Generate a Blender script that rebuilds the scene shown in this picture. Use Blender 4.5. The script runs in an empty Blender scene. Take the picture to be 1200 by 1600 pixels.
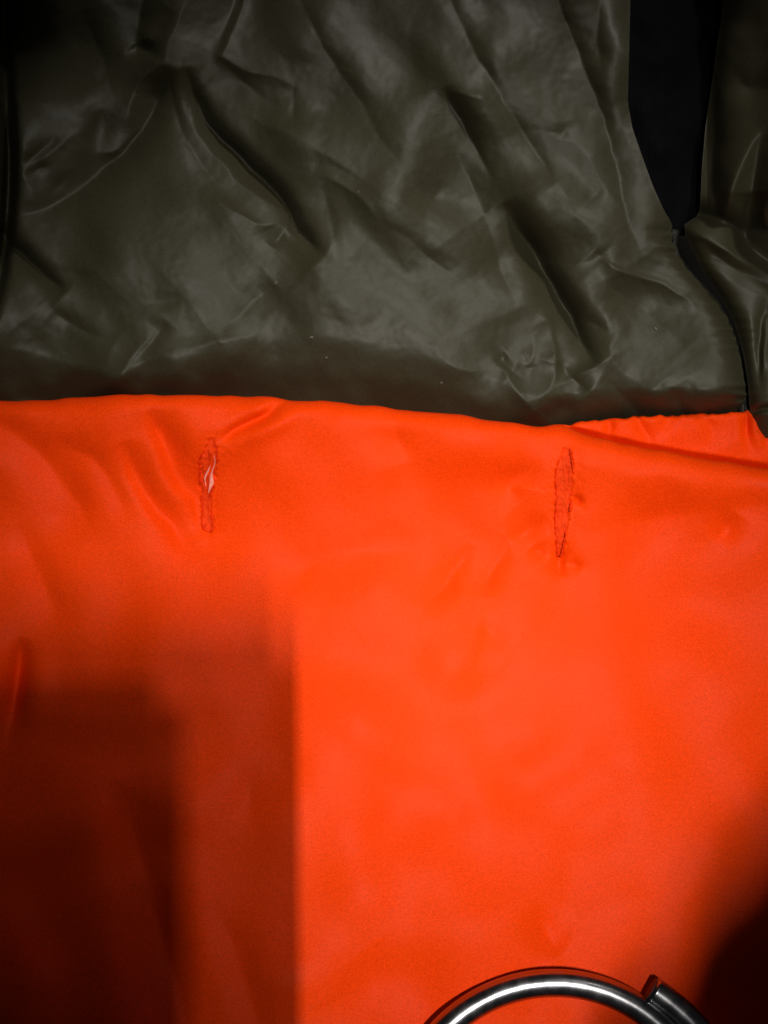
import bpy, bmesh, math, random
import numpy as np
from mathutils import Vector, Matrix

# ------------------------------------------------------------------ camera
# design units: 1 unit = 0.2 mm of cloth; the cloth lies on a table, camera looks straight down
S = 0.0002
W, HGT = 1200.0, 1600.0
FOV = math.radians(45.0)
D = 800.0 / math.tan(FOV / 2)            # camera height above the cloth (units)
scene = bpy.context.scene
col = scene.collection


def P(u, v, h=0.0):
    """plain design position (units) -> metres"""
    return ((u - 600.0) * S, (800.0 - v) * S, h * S)


cam_d = bpy.data.cameras.new('camera')
cam = bpy.data.objects.new('camera', cam_d)
col.objects.link(cam)
cam.location = (0, 0, D * S)
cam_d.sensor_fit = 'VERTICAL'
cam_d.angle = FOV
cam_d.clip_start = 0.005
cam_d.clip_end = 50
scene.camera = cam

# ------------------------------------------------------------------ world and lamps
world = bpy.data.worlds.new('World')
scene.world = world
world.use_nodes = True
bg = world.node_tree.nodes['Background']
bg.inputs[0].default_value = (0.9, 0.95, 1.0, 1)
bg.inputs[1].default_value = 0.012


def area(name, pos, target, sx, sy, power, color, spread):
    l = bpy.data.lights.new(name, 'AREA')
    l.shape = 'RECTANGLE'
    l.size, l.size_y = sx, sy
    l.energy = power
    l.color = color
    l.spread = math.radians(spread)
    o = bpy.data.objects.new(name, l)
    col.objects.link(o)
    o.location = P(*pos)
    d = Vector(P(*target)) - Vector(P(*pos))
    z = -d.normalized()
    y = (Vector((0, 1, 0)) - z * z.y).normalized()      # long side of the lamp runs along the table's y
    x = y.cross(z)
    o.rotation_euler = Matrix((x, y, z)).transposed().to_euler()
    return o


area('strip_lamp', (950, 436, 4800), (720, 1060, 0), 0.006, 0.046, 0.172, (1.0, 0.95, 0.88), 26.5)
area('second_lamp', (1190, 270, 4800), (700, 1020, 0), 0.014, 0.014, 0.09, (1.0, 0.95, 0.88), 33)
area('added_olive_light', (2500, -2600, 3700), (640, 420, 0), 0.10, 0.10, 0.074, (1.0, 0.95, 0.88), 19.5)  # added oblique light, aimed at the olive to bring out its folds

vs = scene.view_settings
vs.view_transform = 'Standard'
vs.look = 'None'
vs.exposure = 0.0
vs.gamma = 1.0
vs.use_curve_mapping = False

# ------------------------------------------------------------------ helpers
rng = np.random.default_rng(7)
random.seed(7)
NX, NY, NS = 1000, 1200, 2.0     # noise lattice
NU0, NV0 = -400.0, -400.0


def fft_noise(lo, hi, power=1.0):
    """band-limited noise, wavelengths lo..hi units, unit std"""
    f = np.fft.rfft2(rng.standard_normal((NY, NX)))
    fy = np.fft.fftfreq(NY, NS)[:, None]
    fx = np.fft.rfftfreq(NX, NS)[None, :]
    fr = np.sqrt(fx * fx + fy * fy) + 1e-9
    m = np.exp(-(fr * lo) ** 2 * 0.7) * (1 - np.exp(-(fr * hi) ** 2 * 0.7)) / fr ** power
    a = np.fft.irfft2(f * m, s=(NY, NX))
    return (a - a.mean()) / a.std()


def samp(n, U, V):
    x = np.clip((U - NU0) / NS, 0, NX - 1.01)
    y = np.clip((V - NV0) / NS, 0, NY - 1.01)
    i = x.astype(int); j = y.astype(int)
    fx = x - i; fy = y - j
    return (n[j, i] * (1 - fx) * (1 - fy) + n[j, i + 1] * fx * (1 - fy)
            + n[j + 1, i] * (1 - fx) * fy + n[j + 1, i + 1] * fx * fy)


N_BIG = fft_noise(150, 600)
N_MID = fft_noise(50, 200)
N_MID2 = fft_noise(50, 200)
N_SML = fft_noise(14, 60)
N_SML2 = fft_noise(14, 60)
N_CRUMP = fft_noise(160, 400)


def aniso(along, across, ang):
    f = np.fft.rfft2(rng.standard_normal((NY, NX)))
    fy = np.fft.fftfreq(NY, NS)[:, None]
    fx = np.fft.rfftfreq(NX, NS)[None, :]
    c, s_ = math.cos(ang), math.sin(ang)
    fa = fx * c + fy * s_; fc = -fx * s_ + fy * c
    m = np.exp(-(fa * along) ** 2 - (fc * across) ** 2)
    m[0, 0] = 0
    a = np.fft.irfft2(f * m, s=(NY, NX))
    return (a - a.mean()) / a.std()


N_DIAG = aniso(260, 75, math.radians(52))     # long folds running from upper left to lower right
N_FINE = fft_noise(4, 16)


def interp(pts, x):
    a = np.array(pts, float)
    return np.interp(x, a[:, 0], a[:, 1])


def sinterp(pts, x):
    """smooth interpolation: linear one, box-blurred"""
    a = np.array(pts, float)
    xs = np.arange(a[0, 0], a[-1, 0] + 1, 2.0)
    ys = np.interp(xs, a[:, 0], a[:, 1])
    k = 13
    yp = np.pad(ys, k, mode='edge')
    ker = np.hanning(2 * k + 1); ker /= ker.sum()
    return np.interp(x, xs, np.convolve(yp, ker, 'valid'))


def catmull(pts, n=8):
    p = np.array(pts, float)
    p = np.vstack([2 * p[0] - p[1], p, 2 * p[-1] - p[-2]])
    out = []
    for i in range(1, len(p) - 2):
        for t in np.linspace(0, 1, n, endpoint=False):
            a, b, c, d = p[i - 1], p[i], p[i + 1], p[i + 2]
            out.append(0.5 * ((2 * b) + (c - a) * t + (2 * a - 5 * b + 4 * c - d) * t * t
                              + (3 * b - a - 3 * c + d) * t ** 3))
    out.append(p[-2])
    out = np.array(out)
    out[:, 2] = np.maximum(out[:, 2], 0)
    out[0, 2] = p[1, 2]
    return out


def line_field(U, V, pts, wmax, reach=5.5):
    q = catmull(pts)
    m = wmax * reach
    box = ((U > q[:, 0].min() - m) & (U < q[:, 0].max() + m)
           & (V > q[:, 1].min() - m) & (V < q[:, 1].max() + m))
    idx = np.nonzero(box)
    u = U[idx]; v = V[idx]
    best = np.full(u.shape, 1e9); sg = np.zeros(u.shape); am = np.zeros(u.shape)
    for k in range(len(q) - 1):
        a, b = q[k], q[k + 1]
        du, dv = b[0] - a[0], b[1] - a[1]
        L2 = du * du + dv * dv + 1e-9
        t = np.clip(((u - a[0]) * du + (v - a[1]) * dv) / L2, 0, 1)
        cx = u - (a[0] + t * du); cy = v - (a[1] + t * dv)
        d = np.sqrt(cx * cx + cy * cy)
        w = d < best
        best[w] = d[w]
        cr = (cx * dv - cy * du)
        sg[w] = (cr / (d * math.sqrt(L2) + 1e-6))[w]
        am[w] = (a[2] + t * (b[2] - a[2]))[w]
    return idx, best, sg, am


def fold(U, V, H, pts, sign, wl, wr=None, p=1.5, shoulder=0.3):
    wr = wr or wl
    if len(pts[0]) == 2:
        pts = [(a, b, 1.0) for a, b in pts]
    idx, d, sg, a = line_field(U, V, pts, max(wl, wr))
    x = np.clip(sg, -1, 1)
    w = wl + (wr - wl) * (0.5 + 0.5 * x)
    # blend the two widths across the line so that there is no jump
    dd = np.sqrt(d * d + 2.0)
    prof = np.exp(-(dd / w) ** p)
    if shoulder:
        prof -= shoulder * np.exp(-((d - 2.3 * w) / (1.5 * w)) ** 2)
    H[idx] += sign * a * prof


def valley(U, V, H, pts, wl, wr=None, p=1.5, sh=0.2):
    fold(U, V, H, pts, -1, wl, wr, p, sh)


def ridge(U, V, H, pts, wl, wr=None, p=1.5, sh=0.15):
    fold(U, V, H, pts, 1, wl, wr, p, sh)


def dent(U, V, H, u, v, ru, rv, a, ang=0.0):
    c, s = math.cos(ang), math.sin(ang)
    x = (U - u) * c + (V - v) * s
    y = -(U - u) * s + (V - v) * c
    H += a * np.exp(-(x / ru) ** 2 - (y / rv) ** 2)


def place(U, V, H):
    """where a cloth point at height H has to lie so that it is seen at (U, V)"""
    k = (D - H) / D
    return np.stack([(U - 600.0) * k * S, (800.0 - V) * k * S, H * S], -1)


def sheet(name, U, V, H, mat, parent, keep=None, flip=False):
    r, c = U.shape
    co = place(U, V, H).reshape(-1, 3)
    i = np.arange(r * c).reshape(r, c)
    f = np.stack([i[:-1, :-1], i[1:, :-1], i[1:, 1:], i[:-1, 1:]], -1).reshape(-1, 4)
    if keep is not None:
        f = f[keep.reshape(-1)]
    me = bpy.data.meshes.new(name)
    me.vertices.add(len(co)); me.vertices.foreach_set('co', co.ravel())
    me.loops.add(f.size); me.loops.foreach_set('vertex_index', f.ravel().astype(np.int32))
    me.polygons.add(len(f))
    me.polygons.foreach_set('loop_start', np.arange(0, f.size, 4, dtype=np.int32))
    me.polygons.foreach_set('loop_total', np.full(len(f), 4, np.int32))
    me.polygons.foreach_set('use_smooth', np.ones(len(f), bool))
    me.update(calc_edges=True)
    me.validate()
    me.materials.append(mat)
    o = bpy.data.objects.new(name, me)
    col.objects.link(o)
    o.parent = parent
    return o


def mesh_obj(name, bm, mat, parent=None, smooth=True):
    me = bpy.data.meshes.new(name)
    bm.to_mesh(me); bm.free()
    for p in me.polygons:
        p.use_smooth = smooth
    me.materials.append(mat)
    o = bpy.data.objects.new(name, me)
    col.objects.link(o)
    o.parent = parent
    return o


def tube(bm, pts, radii, seg=10, cap=True):
    """tapered tube through pts (metres)"""
    pts = [Vector(p) for p in pts]
    rings = []
    up = Vector((0, 0, 1))
    for i, p in enumerate(pts):
        t = (pts[min(i + 1, len(pts) - 1)] - pts[max(i - 1, 0)]).normalized()
        a = up.cross(t)
        if a.length < 1e-4:
            a = Vector((1, 0, 0))
        a.normalize()
        b = t.cross(a)
        r = radii[i] if hasattr(radii, '__len__') else radii
        rings.append([bm.verts.new(p + a * (math.cos(k * 2 * math.pi / seg) * r) + b * (math.sin(k * 2 * math.pi / seg) * r)) for k in range(seg)])
    for x, y in zip(rings[:-1], rings[1:]):
        for k in range(seg):
            bm.faces.new((x[k], x[(k + 1) % seg], y[(k + 1) % seg], y[k]))
    if cap:
        bm.faces.new(rings[0][::-1]); bm.faces.new(rings[-1])
    bm.normal_update()
    return rings


# ------------------------------------------------------------------ materials
def new_mat(name):
    m = bpy.data.materials.new(name)
    m.use_nodes = True
    nt = m.node_tree
    return m, nt, nt.nodes['Principled BSDF']


def cloth_mat(name, c1, c2, rough, sheen, spec, var_scale, weave, bump, tint=(1, 1, 1, 1)):
    m, nt, b = new_mat(name)
    N = nt.nodes; L = nt.links
    tc = N.new('ShaderNodeTexCoord')
    n1 = N.new('ShaderNodeTexNoise'); n1.inputs['Scale'].default_value = var_scale
    n1.inputs['Detail'].default_value = 6
    L.new(tc.outputs['Object'], n1.inputs['Vector'])
    mix = N.new('ShaderNodeMix'); mix.data_type = 'RGBA'
    mix.inputs[6].default_value = c1; mix.inputs[7].default_value = c2
    L.new(n1.outputs['Fac'], mix.inputs[0])
    # fine grain of the yarn
    n2 = N.new('ShaderNodeTexNoise'); n2.inputs['Scale'].default_value = weave
    n2.inputs['Detail'].default_value = 3; n2.inputs['Roughness'].default_value = 0.7
    L.new(tc.outputs['Object'], n2.inputs['Vector'])
    mr = N.new('ShaderNodeMapRange'); mr.inputs[3].default_value = 0.5; mr.inputs[4].default_value = 1.5
    L.new(n2.outputs['Fac'], mr.inputs[0])
    mul = N.new('ShaderNodeMix'); mul.data_type = 'RGBA'; mul.blend_type = 'MULTIPLY'; mul.inputs[0].default_value = 1
    L.new(mix.outputs[2], mul.inputs[6]); L.new(mr.outputs[0], mul.inputs[7])
    L.new(mul.outputs[2], b.inputs['Base Color'])
    b.inputs['Roughness'].default_value = rough
    b.inputs['Specular IOR Level'].default_value = spec
    b.inputs['Sheen Weight'].default_value = sheen
    b.inputs['Sheen Roughness'].default_value = 0.45
    b.inputs['Sheen Tint'].default_value = tint
    rr = N.new('ShaderNodeMapRange'); rr.inputs[3].default_value = rough - 0.06; rr.inputs[4].default_value = rough + 0.06
    L.new(n1.outputs['Fac'], rr.inputs[0]); L.new(rr.outputs[0], b.inputs['Roughness'])
    bp = N.new('ShaderNodeBump'); bp.inputs['Strength'].default_value = bump; bp.inputs['Distance'].default_value = 0.0001
    L.new(n2.outputs['Fac'], bp.inputs['Height']); L.new(bp.outputs['Normal'], b.inputs['Normal'])
    return m


M_OLIVE = cloth_mat('olive_nylon', (0.031, 0.0288, 0.0150, 1), (0.037, 0.0345, 0.019, 1), 0.48, 0.0, 0.22, 60, 1800, 0.3)
M_ORANGE = cloth_mat('orange_cotton', (0.80, 0.045, 0.0010, 1), (0.84, 0.051, 0.0015, 1), 0.52, 0.0, 0.06, 50, 2000, 0.4, (1.0, 0.55, 0.45, 1))
M_BLACK = cloth_mat('matte_black', (0.0025, 0.0025, 0.003, 1), (0.004, 0.004, 0.0045, 1), 0.9, 0.0, 0.04, 60, 1500, 0.2)
M_TORN = cloth_mat('torn_orange_fibre', (0.62, 0.025, 0.0008, 1), (0.82, 0.060, 0.005, 1), 0.7, 0.0, 0.08, 500, 2600, 0.2, (1, 0.6, 0.5, 1))
M_EDGE = cloth_mat('dark_orange_thread', (0.60, 0.021, 0.0006, 1), (0.76, 0.036, 0.001, 1), 0.7, 0.0, 0.08, 500, 2600, 0.2)
M_PAD = cloth_mat('pale_padding', (0.80, 0.20, 0.14, 1), (0.85, 0.36, 0.30, 1), 0.7, 0.2, 0.3, 700, 2500, 0.5)
M_THREAD = cloth_mat('dark_thread', (0.010, 0.010, 0.007, 1), (0.016, 0.015, 0.011, 1), 0.6, 0.0, 0.3, 300, 2000, 0.3)
M_LINT = cloth_mat('grey_lint', (0.16, 0.155, 0.13, 1), (0.24, 0.23, 0.2, 1), 0.9, 0.0, 0.2, 300, 2000, 0.2)
M_TABLE = cloth_mat('dark_table', (0.012, 0.011, 0.010, 1), (0.02, 0.018, 0.016, 1), 0.6, 0.0, 0.3, 30, 400, 0.2)
M_COAT = cloth_mat('dark_coat_cloth', (0.012, 0.012, 0.014, 1), (0.018, 0.018, 0.02, 1), 0.8, 0.1, 0.2, 60, 1200, 0.3)


def metal_mat():
    m, nt, b = new_mat('worn_steel')
    N = nt.nodes; L = nt.links
    b.inputs['Metallic'].default_value = 1.0
    b.inputs['Base Color'].default_value = (0.36, 0.36, 0.38, 1)
    tc = N.new('ShaderNodeTexCoord')
    n = N.new('ShaderNodeTexNoise'); n.inputs['Scale'].default_value = 260; n.inputs['Detail'].default_value = 4
    mp = N.new('ShaderNodeMapping'); mp.inputs['Scale'].default_value = (1, 1, 0.4)
    L.new(tc.outputs['Object'], mp.inputs[0]); L.new(mp.outputs[0], n.inputs['Vector'])
    r = N.new('ShaderNodeMapRange'); r.inputs[1].default_value = 0.3; r.inputs[2].default_value = 0.75
    r.inputs[3].default_value = 0.20; r.inputs[4].default_value = 0.34
    L.new(n.outputs['Fac'], r.inputs[0]); L.new(r.outputs[0], b.inputs['Roughness'])
    n2 = N.new('ShaderNodeTexNoise'); n2.inputs['Scale'].default_value = 1500; n2.inputs['Detail'].default_value = 3
    L.new(tc.outputs['Object'], n2.inputs['Vector'])
    bp = N.new('ShaderNodeBump'); bp.inputs['Strength'].default_value = 0.04; bp.inputs['Distance'].default_value = 0.0001
    L.new(n2.outputs['Fac'], bp.inputs['Height']); L.new(bp.outputs['Normal'], b.inputs['Normal'])
    return m


def plain_mat(name, c, rough, metal=0.0):
    m, nt, b = new_mat(name)
    b.inputs['Base Color'].default_value = c
    b.inputs['Roughness'].default_value = rough
    b.inputs['Metallic'].default_value = metal
    return m


M_STEEL = metal_mat()
M_CUT = plain_mat('sawn_steel', (0.10, 0.09, 0.09, 1), 0.55, 0.8)
M_PHONE = plain_mat('black_phone_body', (0.012, 0.012, 0.014, 1), 0.35)
M_GLASS = plain_mat('dark_lens_glass', (0.004, 0.004, 0.006, 1), 0.08)

# ------------------------------------------------------------------ table (setting)
bm = bmesh.new()
bmesh.ops.create_cube(bm, size=1)
for v in bm.verts:
    v.co = Vector((v.co.x * 1.2, v.co.y * 1.2, v.co.z * 0.03 - 0.015 - 430 * S))
bmesh.ops.bevel(bm, geom=bm.edges[:], offset=0.004, segments=2, affect='EDGES')
table = mesh_obj('table_top', bm, M_TABLE, None, False)
table['kind'] = 'structure'

# ------------------------------------------------------------------ jacket
jacket = bpy.data.objects.new('jacket', None)
col.objects.link(jacket)
jacket['label'] = 'olive green nylon jacket folded open to its torn bright orange lining'
jacket['category'] = 'jacket'

# line where olive meets orange, as seen
EDGE = [(-300, 640), (-100, 632), (0, 627), (60, 626), (120, 622), (180, 617), (230, 614), (265, 617), (330, 619),
        (400, 621), (480, 626), (560, 632), (640, 641), (700, 647), (760, 655), (820, 662), (870, 667), (930, 682),
        (1000, 698), (1080, 713), (1200, 732), (1350, 750), (1500, 765)]
# right-hand edge of the olive main panel (u as a function of v): black band, then seam
RIGHT = [(-300, 985), (0, 985), (80, 983), (160, 981), (200, 988), (240, 1002), (290, 1020), (330, 1038), (348, 1050),
         (375, 1049), (395, 1056), (420, 1073), (440, 1092), (470, 1120), (500, 1138), (530, 1149), (560, 1157),
         (600, 1164), (645, 1167), (760, 1170)]
SEAM = [(352, 1058), (375, 1054), (395, 1061), (420, 1078), (440, 1097), (470, 1124), (500, 1141), (530, 1152), (560, 1160), (600, 1167), (645, 1170)]


def wave_noise(v, amp=2.2):
    return amp * np.sin(v * 0.36 + 1.3 * np.sin(v * 0.071)) * (0.6 + 0.4 * np.sin(v * 0.05 + 1))


# ---- olive main panel
vv = np.arange(-300, 742, 2.4)
nc = 560
tt = np.linspace(0, 1, nc)
uR = sinterp(RIGHT, vv) * 0.35 + interp(RIGHT, vv) * 0.65
uR = uR + np.where(vv > 350, wave_noise(vv), 0)
U = -300 + (uR[:, None] + 300) * tt[None, :]
V = np.repeat(vv[:, None], nc, 1)
Uw = U + 1.3 * samp(N_MID, U, V)
Vw = V + 1.3 * samp(N_MID2, U, V)
H = np.full(U.shape, 22.0)
H += 9.0 * samp(N_BIG, U, V) + 2.2 * samp(N_DIAG, U, V) + 0.16 * samp(N_SML, U, V)
H += 1.6 * np.sqrt(samp(N_CRUMP, U, V) ** 2 + 0.03)

OV = [  # valleys: points (u, v, depth), left width, right width
    ([(292, 105, 2), (300, 140, 10), (318, 178, 16), (345, 215, 19), (382, 252, 21), (420, 290, 24), (450, 332, 23), (478, 372, 17), (506, 398, 2)], 13, 10),
    ([(262, 92, 2), (267, 135, 8), (282, 200, 10), (312, 250, 9), (345, 292, 7), (378, 326, 1)], 13, 12),
    ([(424, 385, 1), (436, 372, 8), (447, 358, 2)], 7, 6),
    ([(374, -60, 6), (366, 0, 10), (352, 45, 9), (338, 82, 2)], 15, 8),
    ([(352, 98, 1), (378, 128, 7), (412, 155, 8), (446, 176, 2)], 11, 12),
    ([(458, 128, 1), (460, 165, 3.5), (459, 205, 1)], 5, 5),
    ([(455, -60, 9), (470, 0, 10), (498, 58, 11), (530, 110, 10), (568, 168, 8), (605, 225, 6), (640, 270, 1)], 11, 17),
    ([(502, 290, 1), (514, 330, 6), (524, 370, 5), (530, 405, 1)], 9, 12),
    ([(236, -60, 10), (228, 0, 14), (218, 42, 13), (214, 76, 10), (224, 100, 1)], 8, 8),
    ([(220, 62, 2), (230, 76, 12), (246, 88, 2)], 6, 6),
    ([(268, 15, 1), (252, 38, 7), (238, 58, 1)], 7, 7),
    ([(258, 100, 2), (247, 155, 13), (222, 205, 17), (182, 250, 17), (135, 288, 15), (85, 318, 11), (30, 340, 4)], 20, 17),
    ([(128, 20, 4), (150, 70, 12), (165, 110, 9), (176, 150, 3)], 22, 16),
    ([(27, 268, 1), (48, 248, 8), (66, 231, 7), (92, 214, 1)], 7, 6),
    ([(38, 274, 1), (60, 264, 6), (86, 256, 1)], 6, 6),
    ([(72, 306, 1), (92, 288, 5), (116, 268, 1)], 8, 6),
    ([(8, 368, 16), (26, 388, 20), (56, 415, 18), (84, 440, 15), (104, 456, 1)], 10, 8),
    ([(72, 468, 1), (96, 494, 9), (128, 516, 10), (158, 528, 6), (180, 538, 1)], 12, 14),
    ([(262, 503, 1), (244, 526, 8), (222, 556, 1)], 7, 8),
    ([(430, 444, 1), (400, 470, 9), (368, 498, 9), (336, 524, 1)], 20, 16),
    ([(690, 132, 1), (706, 164, 11), (728, 204, 12), (750, 244, 9), (768, 276, 1)], 6, 7),
    ([(680, -60, 8), (704, 0, 10), (738, 66, 11), (768, 125, 13), (795, 170, 12), (822, 212, 14), (846, 252, 11), (868, 290, 1)], 11, 11),
    ([(692, 212, 1), (722, 262, 9), (752, 320, 11), (772, 380, 10), (790, 440, 8), (808, 484, 1)], 16, 14),
    ([(784, 318, 2), (804, 348, 14), (826, 378, 26), (856, 428, 32), (882, 480, 30), (904, 525, 24), (922, 558, 12), (930, 572, 1)], 18, 15),
    ([(862, -60, 9), (874, 0, 11), (908, 95, 13), (938, 172, 15), (960, 250, 14), (976, 318, 13), (992, 370, 9), (1008, 400, 1)], 12, 11),
    ([(928, 392, 1), (940, 404, 8), (958, 410, 3)], 7, 6),
    ([(930, 420, 2), (962, 452, 12), (998, 480, 13), (1030, 506, 9), (1070, 545, 2)], 26, 16),
    ([(908, 492, 1), (934, 508, 8), (964, 528, 1)], 8, 7),
    ([(868, 552, 1), (884, 580, 11), (904, 602, 10), (918, 614, 1)], 8, 8),
    ([(846, 636, 2), (856, 650, 9), (870, 662, 4)], 6, 7),
    ([(776, 570, 1), (783, 560, 7), (793, 552, 1)], 5, 5),
    ([(812, 562, 1), (828, 574, 8), (836, 556, 1)], 7, 7),
    ([(858, 500, 1), (868, 528, 7), (880, 560, 2)], 8, 8),
    ([(936, 590, 2), (962, 606, 10), (986, 632, 13), (1006, 658, 8)], 13, 10),
    ([(1036, 598, 1), (1052, 618, 10), (1066, 638, 12), (1078, 660, 8)], 10, 9),
    ([(1070, 592, 1), (1080, 606, 4), (1090, 622, 1)], 10, 8),
    ([(596, 340, 2), (640, 375, 9), (690, 418, 10), (745, 462, 2)], 20, 22),
    ([(948, 292, 1), (926, 308, 8), (898, 328, 1)], 13, 12),
    ([(692, 282, 1), (678, 312, 6), (662, 340, 1)], 12, 12),
    ([(1010, 358, 1), (1030, 356, 5), (1048, 352, 5)], 5, 5),
    ([(1014, 372, 1), (1032, 366, 4), (1050, 364, 4)], 4, 4),
    ([(880, 190, 1), (882, 208, 4), (878, 222, 1)], 7, 7),
    ([(940, -20, 6), (934, 60, 8), (938, 105, 2)], 8, 8),
    ([(110, 420, 1), (124, 432, 5), (140, 416, 1)], 9, 7),
    ([(640, 40, 1), (648, 110, 4), (640, 160, 1)], 28, 24),
    ([(430, 250, 1), (520, 262, 5), (600, 300, 1)], 22, 18),
]
for pts, wl, wr in OV:
    w = 0.5 * (wl + wr)
    big = max(c for _, _, c in pts) >= 17
    if big:
        fold(Uw, Vw, H, [(a, b, c * 0.9) for a, b, c in pts], -1, w * 1.5, w * 1.2, 1.5, 0.0)
    fold(Uw, Vw, H, [(a, b, c * 1.45) for a, b, c in pts], -1, w * 4.6, w * (1.7 if big else 2.2), 1.05, 0.0)
OR = [
    ([(300, 195, 2), (345, 255, 6), (395, 300, 7), (430, 322, 8), (450, 340, 8), (452, 362, 2)], 9, 7),
    ([(322, 290, 1), (345, 316, 6), (372, 334, 7), (402, 348, 8), (434, 350, 3)], 8, 7),
    ([(390, -40, 5), (380, 4, 7), (362, 50, 7), (347, 88, 6)], 7, 9),
    ([(347, 88, 5), (385, 108, 7), (430, 122, 6), (470, 140, 1)], 8, 12),
    ([(318, 150, 1), (380, 176, 6), (440, 204, 7), (510, 242, 7), (570, 280, 5), (620, 330, 1)], 14, 14),
    ([(488, 272, 1), (520, 282, 6), (556, 306, 7), (590, 340, 1)], 7, 8),
    ([(300, -20, 4), (272, 45, 7), (256, 92, 5)], 14, 10),
    ([(256, 94, 3), (222, 124, 8), (202, 165, 7), (208, 198, 2)], 10, 10),
    ([(224, 196, 2), (186, 232, 7), (156, 240, 1)], 8, 9),
    ([(34, 270, 1), (78, 238, 5), (128, 203, 1)], 5, 6),
    ([(252, 512, 1), (216, 548, 6), (196, 576, 6), (187, 600, 2)], 7, 6),
    ([(700, 142, 1), (724, 146, 6), (750, 154, 6), (772, 172, 1)], 8, 7),
    ([(930, 400, 3), (966, 420, 13), (1040, 446, 12), (1092, 484, 3)], 9, 7),
    ([(782, 565, 1), (796, 594, 8), (818, 624, 8), (858, 658, 5)], 8, 8),
    ([(838, 492, 1), (860, 506, 6), (864, 540, 7), (868, 592, 7), (842, 632, 3)], 7, 6),
    ([(836, 530, 1), (830, 568, 5), (812, 566, 1)], 5, 5),
    ([(690, 558, 1), (730, 580, 6), (786, 572, 2)], 9, 9),
    ([(300, 545, 1), (345, 532, 4), (400, 528, 1)], 8, 8),
    ([(500, 250, 1), (600, 330, 5), (640, 440, 1)], 40, 30),
    ([(980, 470, 1), (1010, 540, 5), (1050, 590, 1)], 22, 22),
    ([(940, 440, 1), (960, 560, 5), (1000, 600, 1)], 20, 20),
]
for pts, wl, wr in OR:
    ridge(Uw, Vw, H, [(a, b, c * 1.1) for a, b, c in pts], wl * 2.2, wr * 1.5, 1.05, 0.0)
dent(Uw, Vw, H, 158, 202, 24, 34, -12, 0.2)
dent(Uw, Vw, H, 105, 428, 26, 12, -5, 0.3)
dent(Uw, Vw, H, 260, 470, 40, 14, -4, -0.2)
dent(Uw, Vw, H, 300, 350, 60, 22, -5, 0.1)
dent(Uw, Vw, H, 500, 470, 60, 30, 6, 0.1)
dent(Uw, Vw, H, -20, 40, 90, 120, -55)
dent(Uw, Vw, H, 110, 90, 70, 45, -14, 0.5)
valley(U, V, H, [(-10, -120, 260), (4, -20, 260), (10, 60, 220), (8, 110, 90), (8, 160, 1)], 70, 44, 1.6, 0.0)
# gap along the left seam
valley(U, V, H, [(2, -60, 110), (8, 60, 110), (12, 170, 110), (15, 260, 110), (12, 330, 100), (5, 400, 90), (-8, 460, 60), (-30, 540, 10)], 15, 9, 2.0, 0.0)
# gathers along the side seam
k = 0
for v0 in np.arange(366, 640, 29.0):
    v0 += random.uniform(-9, 9)
    u0 = float(interp(RIGHT, v0))
    ln = random.uniform(16, 44)
    ridge(U, V, H, [(u0 - ln, v0 - ln * random.uniform(0.15, 0.5), 0.2), (u0 - ln * 0.5, v0 - ln * 0.15, random.uniform(1.2, 2.6)), (u0, v0, random.uniform(2.5, 4.5))], random.uniform(3.5, 6))
# roll-down at the seam edge and at the black band
de = uR[:, None] - U
blend = 1 / (1 + np.exp(-(V - 350) / 14.0))
wroll = 18 - 4 * blend
H -= (12 + 22 * blend) * np.exp(-(np.maximum(de, 0) / wroll) ** 1.3)
# lower roll towards the groove behind the lining
ROLL = [(-300, 540), (0, 540), (90, 556), (185, 585), (240, 552), (330, 530), (400, 526), (480, 520), (560, 530), (640, 542),
        (700, 562), (760, 590), (840, 618), (900, 612), (980, 606), (1060, 606), (1170, 600)]
BOT = [(-300, 640), (0, 627), (120, 622), (230, 614), (400, 621), (560, 632), (700, 647), (820, 662), (870, 667), (935, 656), (1000, 651), (1080, 648), (1170, 645)]
r0 = sinterp(ROLL, U); e0 = sinterp(BOT, U)
t = np.maximum(V - r0 - 2 * samp(N_MID, U, V), 0) / np.maximum(e0 - r0, 20)
H -= 66 * np.minimum(t, 1.0) ** 1.7 + np.maximum(t - 1, 0) * 80
H = np.maximum(H, -400)
sheet('outer_shell', U, V, H, M_OLIVE, jacket)
OLIVE_SAMPLE = (U.copy(), V.copy(), H.copy())

# ---- olive side panel right of the seam
vv = np.arange(-300, 742, 2.6)
nc = 190
tt = np.linspace(0, 1, nc) ** 1.15
LEFT2 = [(-300, 1134), (0, 1131), (60, 1122), (130, 1112), (200, 1102), (260, 1097), (320, 1094), (338, 1092), (350, 1066), (372, 1073), (395, 1084),
         (420, 1097), (440, 1110), (470, 1130), (500, 1146), (530, 1156), (560, 1163), (600, 1169), (645, 1172), (760, 1175)]
uL = sinterp(LEFT2, vv) * 0.5 + interp(LEFT2, vv) * 0.5 + np.where(vv > 350, 0.3 * wave_noise(vv + 9), 0)
U = uL[:, None] + (1500 - uL[:, None]) * tt[None, :]
V = np.repeat(vv[:, None], nc, 1)
Uw = U + 1.3 * samp(N_MID2, U, V); Vw = V + 1.3 * samp(N_MID, U, V)
H = 14 + 6 * samp(N_BIG, U, V) + 0.9 * samp(N_MID2, U, V)
H += 0.75 * np.clip(U - 1105, 0, 260) * np.clip((360 - V) / 60, 0, 1)
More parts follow.
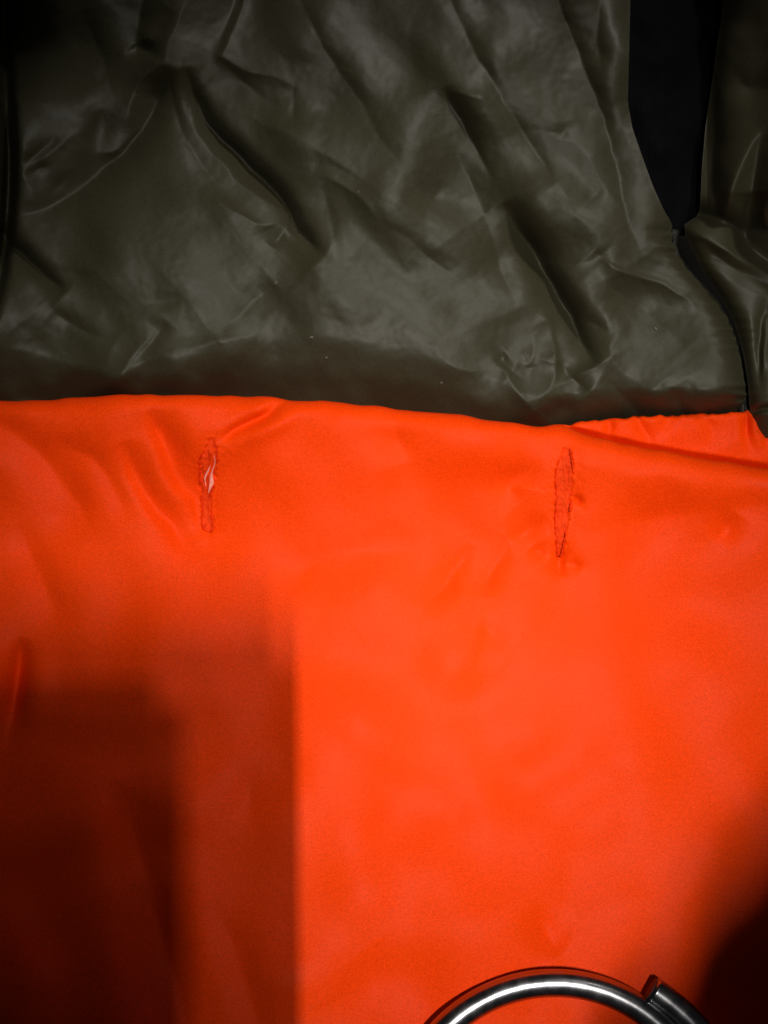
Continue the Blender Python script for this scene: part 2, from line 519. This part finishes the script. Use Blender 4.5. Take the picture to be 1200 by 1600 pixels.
for pts, wl, wr in [
    ([(1190, 210, 6), (1178, 270, 22), (1170, 330, 30), (1168, 375, 26), (1200, 410, 22), (1260, 440, 8)], 16, 22),
    ([(1120, 130, 4), (1116, 200, 12), (1112, 280, 16), (1118, 325, 10)], 14, 18),
    ([(1070, 340, 10), (1100, 338, 24), (1140, 348, 20), (1170, 372, 10)], 12, 12),
    ([(1150, 120, 4), (1180, 140, 12), (1240, 130, 4)], 24, 24),
    ([(1196, 470, 2), (1188, 520, 7), (1186, 570, 6), (1190, 610, 1)], 7, 8),
    ([(1170, 650, 3), (1184, 643, 12), (1204, 638, 14), (1260, 632, 12)], 4, 5),
    ([(1090, 372, 1), (1130, 410, 5), (1180, 434, 5), (1230, 450, 2)], 10, 9),
]:
    valley(Uw, Vw, H, pts, wl, wr)
for pts, wl, wr in [
    ([(1196, 190, 2), (1166, 240, 9), (1148, 290, 12), (1136, 330, 6)], 13, 10),
    ([(1064, 354, 3), (1110, 376, 9), (1160, 404, 10), (1230, 440, 6)], 10, 9),
    ([(1210, 300, 3), (1196, 330, 8), (1206, 370, 4)], 8, 8),
    ([(1196, 500, 2), (1194, 560, 5), (1192, 585, 1)], 4, 5),
]:
    ridge(Uw, Vw, H, pts, wl, wr)
de = U - uL[:, None]
H -= 28.0 * np.exp(-(np.maximum(de, 0) / (18 - 5 / (1 + np.exp(-(V - 352) / 10.0)))) ** 1.3)
t = np.maximum(V - 610, 0) / 60
H -= 25 * t ** 2
H = np.maximum(H, -400)
sheet('side_panel', U, V, H, M_OLIVE, jacket)

# ---- near-black band in the gap between the olive panels
vv = np.arange(-300, 372, 4.0); uu = np.arange(950, 1180, 3.0)
U, V = np.meshgrid(uu, vv)
H = -8 + 0.5 * np.cos((U - 1050) * 2 * math.pi / 11.0) + 4 * samp(N_MID, U, V)
H -= 20 * np.clip((V - 300) / 70, 0, 1) ** 2 + 42 * np.clip((U - 1035) / 60, 0, 1)
sheet('black_band', U, V, H, M_BLACK, jacket)

# ---- side seam: taped seam allowance with its stitches
bm = bmesh.new()
pts = [P(float(interp(SEAM, v)) + 3, v, -36) for v in np.arange(352, 660, 8.0)]
tube(bm, pts, 9 * S, 8)
seam = mesh_obj('side_seam', bm, M_THREAD, jacket)
bm = bmesh.new()
tube(bm, [(-7 * S, 0, 0), (-4 * S, 0, 2.2 * S), (4 * S, 0, 2.2 * S), (7 * S, 0, 0)], [0.9 * S, 1.6 * S, 1.6 * S, 0.9 * S], 6)
st_me = None
for v in np.arange(366, 645, 15.0):
    u = float(interp(SEAM, v)) + 3
    u2 = float(interp(SEAM, v + 6)) + 3
    if st_me is None:
        o = mesh_obj('stitch', bm, M_THREAD, seam); st_me = o.data
    else:
        o = bpy.data.objects.new('stitch', st_me); col.objects.link(o); o.parent = seam
    o.location = P(u, v, -27)
    o.rotation_euler = (0, 0, math.atan2(-6.0, u2 - u))

# ------------------------------------------------------------------ orange lining
TEARS = [
    # centre line, half width profile (v -> half width)
    dict(c=[(684, 331), (700, 330), (720, 325), (750, 323), (780, 322), (810, 323), (832, 326)],
         w=[(684, 1), (692, 6), (705, 11), (720, 14), (745, 12), (765, 9), (785, 7), (800, 7), (815, 9), (826, 8), (832, 1)]),
    dict(c=[(696, 887), (710, 885), (740, 881), (780, 881), (820, 877), (850, 875), (872, 874)],
         w=[(696, 1), (704, 6), (720, 11), (745, 14), (780, 12), (810, 11), (835, 8), (855, 5), (868, 3), (872, 1)]),
]


def tear_d(tr, U, V):
    """signed distance-like: < 0 inside the tear"""
    c = interp(tr['c'], V)
    w = interp([(a, b) for a, b in tr['w']], V)
    v0, v1 = tr['w'][0][0], tr['w'][-1][0]
    d = np.abs(U - c) - w + 1.8 * samp(N_FINE, U, V)
    return np.where((V < v0) | (V > v1), np.maximum(d, 0) + np.maximum(v0 - V, 0) + np.maximum(V - v1, 0) + 1, d)


def lining_height(U, V):
    Uw = U + 1.5 * samp(N_MID, U, V)
    Vw = V + 1.5 * samp(N_MID2, U, V)
    H = 8.0 + 5.5 * samp(N_BIG, U, V) + 0.06 * samp(N_SML2, U, V)
    H += 0.22 * np.maximum(V - interp(EDGE, U), 0)      # the lining rises towards the wearer's side
    H += 68 * np.exp(-((V - interp(EDGE, U) - 20) / 130.0) ** 2)
    for pts, wl, wr in [
        ([(234, 636, 3), (246, 676, 12), (268, 724, 13), (296, 776, 12), (316, 814, 7), (326, 838, 1)], 11, 18),
        ([(192, 688, 1), (208, 732, 9), (238, 784, 10), (276, 832, 7), (310, 880, 1)], 10, 14),
        ([(80, 690, 1), (118, 702, 6), (152, 726, 7), (178, 768, 6), (200, 820, 1)], 16, 16),
        ([(-60, 630, 4), (0, 668, 8), (48, 698, 8), (92, 742, 8), (122, 790, 7), (142, 840, 1)], 18, 18),
        ([(26, 815, 1), (46, 858, 7), (66, 905, 8), (84, 950, 6), (94, 990, 1)], 16, 18),
        ([(440, 630, 4), (412, 648, 9), (386, 664, 9), (362, 680, 6), (342, 692, 1)], 4, 6),
        ([(616, 655, 1), (622, 690, 5), (634, 722, 1)], 14, 16),
        ([(452, 930, 1), (476, 890, 4), (520, 868, 5), (580, 862, 5), (660, 868, 1)], 20, 26),
        ([(736, 850, 1), (716, 882, 5), (690, 918, 6), (660, 954, 1)], 13, 11),
        ([(796, 838, 1), (778, 872, 5), (764, 905, 5), (760, 935, 1)], 13, 13),
        ([(742, 982, 1), (768, 992, 4), (800, 1016, 1)], 16, 14),
        ([(850, 724, 1), (812, 744, 6), (796, 766, 6), (812, 784, 1)], 12, 14),
        ([(858, 812, 1), (824, 828, 6), (790, 838, 1)], 12, 12),
        ([(1156, 802, 1), (1138, 824, 6), (1112, 842, 1)], 10, 12),
        ([(906, 850, 1), (960, 822, 5), (1030, 806, 7), (1110, 800, 7), (1210, 786, 6), (1300, 780, 2)], 26, 30),
        ([(846, 1410, 1), (848, 1440, 5), (862, 1470, 5), (880, 1490, 1)], 14, 14),
        ([(470, 1260, 1), (640, 1236, 4), (820, 1216, 5), (1000, 1222, 4), (1160, 1240, 1)], 70, 50),
        ([(186, 1215, 1), (206, 1290, 8), (232, 1380, 11), (256, 1470, 11), (284, 1580, 10), (310, 1700, 6)], 20, 26),
        ([(330, 1400, 1), (372, 1500, 6), (410, 1620, 7), (430, 1720, 3)], 16, 18),
        ([(400, 1180, 1), (388, 1240, 4), (392, 1300, 1)], 18, 16),
        ([(860, 872, 1), (842, 862, 5), (832, 852, 1)], 6, 6),
        ([(876, 868, 6), (876, 884, 6), (878, 905, 1)], 6, 6),
        ([(886, 880, 1), (900, 884, 4), (912, 890, 1)], 5, 5),
        ([(900, 772, 1), (903, 782, 5), (906, 790, 1)], 4, 4),
        ([(550, 1500, 1), (580, 1540, 5), (600, 1620, 3)], 26, 30),
    ]:
        valley(Uw, Vw, H, [(a, b, c * 2.1) for a, b, c in pts], wl * 2.2, wr * 1.8, 1.5, 0.05)
    for pts, wl, wr in [
        ([(222, 632, 2), (236, 690, 6), (262, 746, 6), (294, 796, 6), (318, 832, 2)], 9, 9),
        ([(176, 680, 1), (200, 750, 4), (236, 812, 4), (270, 860, 1)], 9, 9),
        ([(480, 642, 2), (430, 660, 6), (385, 680, 6), (346, 708, 2)], 10, 9),
        ([(545, 650, 2), (600, 660, 5), (680, 664, 2)], 14, 14),
        ([(890, 720, 2), (980, 736, 7), (1080, 748, 8), (1210, 760, 8), (1320, 775, 3)], 20, 18),
        ([(440, 950, 1), (560, 780, 3), (700, 800, 1)], 60, 60),
    ]:
        ridge(Uw, Vw, H, pts, wl * 1.6, wr * 1.6, 1.8, 0.1)
    # pleat at the left border
    valley(U, V, H, [(34, 995, 1), (32, 1025, 18), (28, 1060, 26), (22, 1100, 20), (16, 1140, 6), (12, 1175, 1)], 12, 15, 1.7, 0.2)
    ridge(U, V, H, [(-4, 1000, 1), (-2, 1035, 8), (-4, 1080, 8), (-10, 1130, 2)], 14, 8)
    # the cloth sinks a little around each tear; the torn rim stands up
    for tr in TEARS:
        d = tear_d(tr, U, V)
        H = H - 3.0 * np.exp(-(np.maximum(d, 0) / 14.0) ** 1.5) + 1.2 * np.exp(-((d - 2.0) / 2.6) ** 2)
        H = H - 7.0 * np.clip((1.0 - d) / 4.0, 0, 1)
        rag = samp(N_FINE, U, V) * np.exp(-(np.maximum(d, 0) / 6.0) ** 2)
        H = H + 0.35 * rag
    return H


uu = np.arange(-300, 1500, 2.4)
NB = 14
RAD = 24.0
tot = 1900
ds = np.concatenate([np.linspace(0, 24, 16)[:-1], np.arange(24, 1300, 2.4)])
edge = sinterp(EDGE, uu) + 1.5 * samp(N_MID, uu, np.full(uu.shape, 640.0))
rows_u, rows_v, rows_h = [], [], []
V = edge[None, :] + ds[:, None]
U = np.repeat(uu[None, :], len(ds), 0)
H = lining_height(U, V)
q = np.clip((RAD - (V - edge[None, :])) / RAD, 0, 1)
H -= RAD * (1 - np.sqrt(np.maximum(1 - q * q, 0)))
# turned-under back of the crest
for kx in range(1, NB + 1):
    a = kx / NB * math.radians(75)
    rows_u.append(uu); rows_v.append(edge + RAD * (1 - math.cos(a)))
    rows_h.append(H[0] - RAD * math.sin(a) - max(0, kx - 7) * 16)
Ub = np.array(rows_u[::-1]); Vb = np.array(rows_v[::-1]); Hb = np.array(rows_h[::-1])
U = np.vstack([Ub, U]); V = np.vstack([Vb, V]); H = np.vstack([Hb, H])
uc = 0.25 * (U[:-1, :-1] + U[1:, :-1] + U[:-1, 1:] + U[1:, 1:])
vc = 0.25 * (V[:-1, :-1] + V[1:, :-1] + V[:-1, 1:] + V[1:, 1:])
keep = np.ones(uc.shape, bool)
for tr in TEARS:
    pass
keep[:NB + 8] = True
sheet('lining', U, V, H, M_ORANGE, jacket, keep)


LIN_UV = (U[NB:].copy(), V[NB:].copy(), H[NB:].copy())


def lh(u, v):
    j = int(np.clip(round((u + 300) / 2.4), 0, LIN_UV[0].shape[1] - 1))
    i = int(np.argmin(np.abs(LIN_UV[1][:, j] - v)))
    return float(LIN_UV[2][i, j])


# ---- second layer of the lining behind, at the right
uu = np.arange(790, 1500, 2.4)
TOP2 = [(700, 690), (800, 680), (850, 672), (880, 664), (935, 656), (1000, 651), (1040, 650), (1080, 648), (1150, 644), (1168, 643), (1182, 651), (1200, 664), (1260, 700), (1350, 740), (1500, 780)]
edge2 = interp(TOP2, uu) + 1.2 * samp(N_SML2, uu, np.full(uu.shape, 650.0))
ds = np.concatenate([np.linspace(0, 12, 8)[:-1], np.arange(12, 130, 2.4)])
V = edge2[None, :] + ds[:, None]; U = np.repeat(uu[None, :], len(ds), 0)
H = -14 + 1.0 * samp(N_MID, U, V) - 0.10 * (V - edge2[None, :])
Uw = U + 2 * samp(N_MID, U, V); Vw = V + 2 * samp(N_MID2, U, V)
for pts, wl, wr in [
    ([(950, 652, 6), (954, 668, 7), (956, 690, 1)], 7, 7),
    ([(996, 650, 6), (1006, 668, 7), (1018, 694, 1)], 8, 7),
    ([(1046, 650, 5), (1040, 668, 4), (1030, 680, 1)], 10, 8),
    ([(1166, 644, 8), (1168, 668, 10), (1176, 704, 1)], 8, 8),
    ([(1096, 648, 3), (1106, 664, 4), (1110, 690, 1)], 8, 8),
    ([(1192, 662, 3), (1200, 684, 5), (1204, 706, 1)], 6, 6),
]:
    valley(Uw, Vw, H, pts, wl, wr, 1.6, 0.35)
q = np.clip((10 - (V - edge2[None, :])) / 10, 0, 1)
H -= 10 * (1 - np.sqrt(np.maximum(1 - q * q, 0)))
# it must stay below the front crest
H -= 26 * np.clip((V - interp(EDGE, U)) / 14.0 + 0.6, 0, 3)
Ub = uu[None, :]
backs_v = [edge2 + 1, edge2 + 3, edge2 + 6]
backs_h = [H[0] - 8, H[0] - 25, H[0] - 50]
U = np.vstack([uu, uu, uu, U]); V = np.vstack([backs_v[2], backs_v[1], backs_v[0], V])
H = np.vstack([backs_h[2], backs_h[1], backs_h[0], H])
sheet('lining_fold', U, V, H, M_ORANGE, jacket)

# ---- torn fibre inside each tear, with loose threads and padding
for ti, tr in enumerate(TEARS):
    v0, v1 = tr['w'][0][0], tr['w'][-1][0]
    vv = np.arange(v0 - 6, v1 + 6, 1.4)
    ss = np.arange(-24, 24.1, 1.4)
    cc = interp(tr['c'], vv)
    U = cc[:, None] + ss[None, :]; V = np.repeat(vv[:, None], len(ss), 1)
    dd = tear_d(tr, U, V)
    base = lining_height(U, V) + 7.0 * np.clip((1.0 - dd) / 4.0, 0, 1)
    mid = interp([(v0, 0), ((v0 + v1) / 2, 1), (v1, 0)], V)
    H = base - 2.2 - 0.8 * mid + 0.7 * samp(N_FINE, U * 1.6, V * 0.3) + 0.7 * samp(N_SML, U * 2.4, V * 0.7)
    H -= 1.6 * np.clip(dd + 0.5, 0, 6)
    part = sheet('tear', U, V, H, M_TORN, jacket)
    part['label'] = ('torn slit in the orange lining with pale padding showing' if ti == 0
                     else 'longer torn slit in the orange lining with frayed red edge')
    # frayed threads that bridge the opening: one fuzzy mass
    bm = bmesh.new()
    rnd = random.Random(5 + ti)
    for n in range(9):
        v = rnd.uniform(v0 + 6, v1 - 4)
        w = float(interp(tr['w'], v)); c = float(interp(tr['c'], v))
        side = rnd.choice((-1, 1))
        u = c + side * (w + rnd.uniform(-2, 2))
        ln = rnd.uniform(4, 11)
        a = rnd.choice((-1, 1)) * rnd.uniform(0.9, 1.5)
        pu, pv = u, v
        hz = lh(u + side * 3, v)
        pp = []
        for s_ in range(5):
            f = s_ / 4
            pp.append(P(pu - side * ln * f * math.cos(a), pv + ln * f * math.sin(a) + rnd.uniform(-1, 1), hz + 1.2 - 5 * f * f + rnd.uniform(-0.6, 0.6)))
        kf = (D - hz) / D
        pp = [((x * kf), (y * kf), z) for x, y, z in pp]
        tube(bm, pp, [0.5 * S, 0.5 * S, 0.42 * S, 0.35 * S, 0.2 * S], 4)
    # broken thread along the torn outline
    for side, gaps in ((-1, ((0.0, 0.16), (0.50, 0.60)) if ti == 0 else ((0.0, 0.10),)), (1, ((0.28, 0.5), (0.62, 0.8)) if ti == 0 else ((0.22, 0.42), (0.60, 0.74)))):
        run = []
        for f in np.linspace(0.03, 0.99, 70):
            v = v0 + (v1 - v0) * f
            if any(g0 < f < g1 for g0, g1 in gaps):
                if len(run) > 2:
                    tube(bm, run, [S * rnd.uniform(0.7, 2.1) for _ in run], 6)
                run = []
                continue
            u = float(interp(tr['c'], v)) + side * (float(interp(tr['w'], v)) - 0.3) + rnd.uniform(-0.9, 0.9)
            hz = lh(u + side * 5, v) - 0.4
            kf = (D - hz) / D
            x, y, z = P(u, v, hz)
            run.append((x * kf, y * kf, z))
        if len(run) > 2:
            tube(bm, run, [S * rnd.uniform(0.7, 2.1) for _ in run], 6)
    fr = mesh_obj('frayed_threads', bm, M_EDGE, part)
    fr['kind'] = 'stuff'

# pale padding tuft in the first tear: a twisted flat wisp
bm = bmesh.new()


def wisp(bm, pts, widths, hoff, seed):
    rnd = random.Random(seed)
    ring = []
    for (u, v), w in zip(pts, widths):
        hz = lh(330 + 16, v) + hoff
        kf = (D - hz) / D
        row = []
        for s_ in (-1, -0.5, 0, 0.5, 1):
            x, y, z = P(u + s_ * w, v + rnd.uniform(-1, 1), hz + 2.2 * (1 - s_ * s_) + rnd.uniform(-0.7, 0.7))
            row.append(bm.verts.new((x * kf, y * kf, z)))
        ring.append(row)
    for a, b in zip(ring[:-1], ring[1:]):
        for k in range(4):
            bm.faces.new((a[k], a[k + 1], b[k + 1], b[k]))


wisp(bm, [(334, 712), (336, 718), (336, 724), (334, 730), (331, 738), (330, 746), (331, 752), (330, 758), (328, 764), (326, 770)], [0.3, 0.6, 0.7, 0.9, 1.5, 2.6, 3.6, 3.2, 2.0, 0.4], -1.5, 3)
wisp(bm, [(329, 726), (326, 734), (322, 742), (320, 748), (321, 755), (322, 760)], [0.6, 1.6, 1.6, 1.0, 0.8, 0.3], -2.2, 4)
bm.normal_update()
tear1 = [o for o in jacket.children if o.name == 'tear'][0]
mesh_obj('padding', bm, M_PAD, tear1)
bm = bmesh.new()
wisp(bm, [(331, 722), (328, 730), (326, 738), (325, 744)], [2.0, 4.5, 4.0, 1.5], -3.0, 5)
bm.normal_update()
mesh_obj('pink_fibre', bm, M_TORN, tear1)

# ------------------------------------------------------------------ steel split ring
ring = bpy.data.objects.new('split_ring', None)
col.objects.link(ring)
ring['label'] = 'shiny steel split ring with a blunt cut end lying on the orange lining'
ring['category'] = 'metal ring'
RC = (866, 1776); RR = 240.0; RT = 18.5
base_h = max(lh(RC[0] + RR * math.cos(a), RC[1] + RR * math.sin(a)) - 0.22 * RR * math.sin(a) for a in np.linspace(-2.9, -0.3, 24))
zc = base_h + RT - 2.0


def ring_pt(ang, r, z):
    z = z + 0.22 * r * math.sin(ang)
    kf = (D - z) / D
    x, y, zz = P(RC[0] + r * math.cos(ang), RC[1] + r * math.sin(ang), z)
    return (x * kf, y * kf, zz)


a_end = math.atan2(1547 - RC[1], 1016 - RC[0])       # the cut end
n = 260
pts = []
start = a_end
total = 2 * math.pi + 0.62
for i in range(n + 1):
    f = i / n
    a = start + f * total
    # outer coil at the cut end, easing inwards to the inner coil
    e = np.clip((a - start) / 3.4, 0, 1)
    s_ = e * e * (3 - 2 * e)
    r = RR + 36.0 * (1 - s_) + 24 * math.sin(math.pi * min(1, (a - start) / 2.2)) ** 2
    pts.append(ring_pt(a, r, zc))
bm = bmesh.new()
rings_ = tube(bm, pts, RT * S, 28, cap=True)
# slightly eased cut ends
caps = [f for f in bm.faces if len(f.verts) > 4]
bmesh.ops.bevel(bm, geom=[e for f in caps for e in f.edges], offset=2.2 * S, segments=2, affect='EDGES')
coil = mesh_obj('coil', bm, M_STEEL, ring)
p0, p1 = Vector(pts[0]), Vector(pts[1])
t0 = (p0 - p1).normalized()
bm = bmesh.new()
bmesh.ops.create_cone(bm, cap_ends=True, segments=28, radius1=(RT - 1.8) * S, radius2=(RT - 2.6) * S, depth=1.2 * S)
bmesh.ops.transform(bm, matrix=Matrix.Translation(p0 + t0 * 0.5 * S) @ t0.to_track_quat('Z', 'Y').to_matrix().to_4x4(), verts=bm.verts[:])
cut = mesh_obj('cut_end', bm, M_CUT, ring, False)
cut['label'] = 'dull dark cut face of the ring wire'

# ------------------------------------------------------------------ lint specks on the olive cloth
bm = bmesh.new()
OU, OV_, OH = OLIVE_SAMPLE
for (u, v, ln, a) in [(431, 442, 5, 0.8), (487, 527, 5, 0.1), (510, 559, 3, 0.5), (1025, 514, 6, -0.8), (690, 598, 3, 0.3), (560, 300, 2.5, 1.0)]:
    kk = np.argmin((OU - u) ** 2 + (OV_ - v) ** 2)
    hz = OH.ravel()[kk] + 1.5
    kf = (D - hz) / D
    pp = []
    for f in (-0.5, -0.2, 0.1, 0.5):
        x, y, z = P(u + ln * f * math.cos(a), v - ln * f * math.sin(a) + 0.8 * math.sin(f * 9), hz)
        pp.append((x * kf, y * kf, z))
    tube(bm, pp, [0.5 * S, 1.0 * S, 0.9 * S, 0.4 * S], 5)
lint = mesh_obj('lint', bm, M_LINT)
lint['kind'] = 'stuff'
lint['label'] = 'tiny pale lint flecks caught on the olive nylon'
lint['category'] = 'lint'

# ------------------------------------------------------------------ the phone that takes the picture, above the cloth
phone = bpy.data.objects.new('smartphone', None)
col.objects.link(phone)
phone['label'] = 'black smartphone held above the cloth, its shadow darkening the lower left'
phone['category'] = 'smartphone'
PZ = 2030.0
px0, px1, py0, py1 = 290.0, 668.0, 728.0, 1500.0


def slab(u0, u1, v0, v1, z0, z1, bev, seg):
    bm = bmesh.new()
    bmesh.ops.create_cube(bm, size=1)
    for w in bm.verts:
        w.co = Vector(P((u0 + u1) / 2 + w.co.x * (u1 - u0), (v0 + v1) / 2 - w.co.y * (v1 - v0), (z0 + z1) / 2 + w.co.z * (z1 - z0)))
    vert = [e for e in bm.edges if abs(e.verts[0].co.z - e.verts[1].co.z) > 1e-6]
    bmesh.ops.bevel(bm, geom=vert, offset=bev * S, segments=seg, affect='EDGES')
    return bm


mesh_obj('phone_body', slab(px0, px1, py0, py1, PZ, PZ + 40, 24, 8), M_PHONE, phone, False)
mesh_obj('camera_bump', slab(px1 - 185, px1 - 15, py0 + 15, py0 + 185, PZ - 8, PZ, 36, 6), M_PHONE, phone, False)
for (lu, lv) in [(px1 - 65, py0 + 60), (px1 - 65, py0 + 140), (px1 - 140, py0 + 100)]:
    bm = bmesh.new()
    bmesh.ops.create_cone(bm, cap_ends=True, segments=32, radius1=30 * S, radius2=33 * S, depth=12 * S)
    for w in bm.verts:
        w.co += Vector(P(lu, lv, PZ - 13))
    mesh_obj('lens', bm, M_GLASS, phone, False)

# ------------------------------------------------------------------ unseen sleeve, added above the view to shade the lower right corner
bm = bmesh.new()
c0 = Vector((743, 1541)); c1 = Vector((1888, 161))
pts, rad = [], []
for i in range(60):
    f = i / 59
    c = c0.lerp(c1, f)
    pts.append(P(c.x, c.y, 2125 + 60 * f))
    rad.append(S * (146 + 20 * f + 7 * math.sin(i * 1.3) + 5 * math.sin(i * 0.53 + 1)))
rings_ = tube(bm, pts, rad, 40, cap=True)
sleeve = mesh_obj('added_shade_sleeve', bm, M_COAT)
sleeve['label'] = 'unseen dark sleeve added above the cloth, its shadow darkening the lower right corner'
sleeve['category'] = 'sleeve'
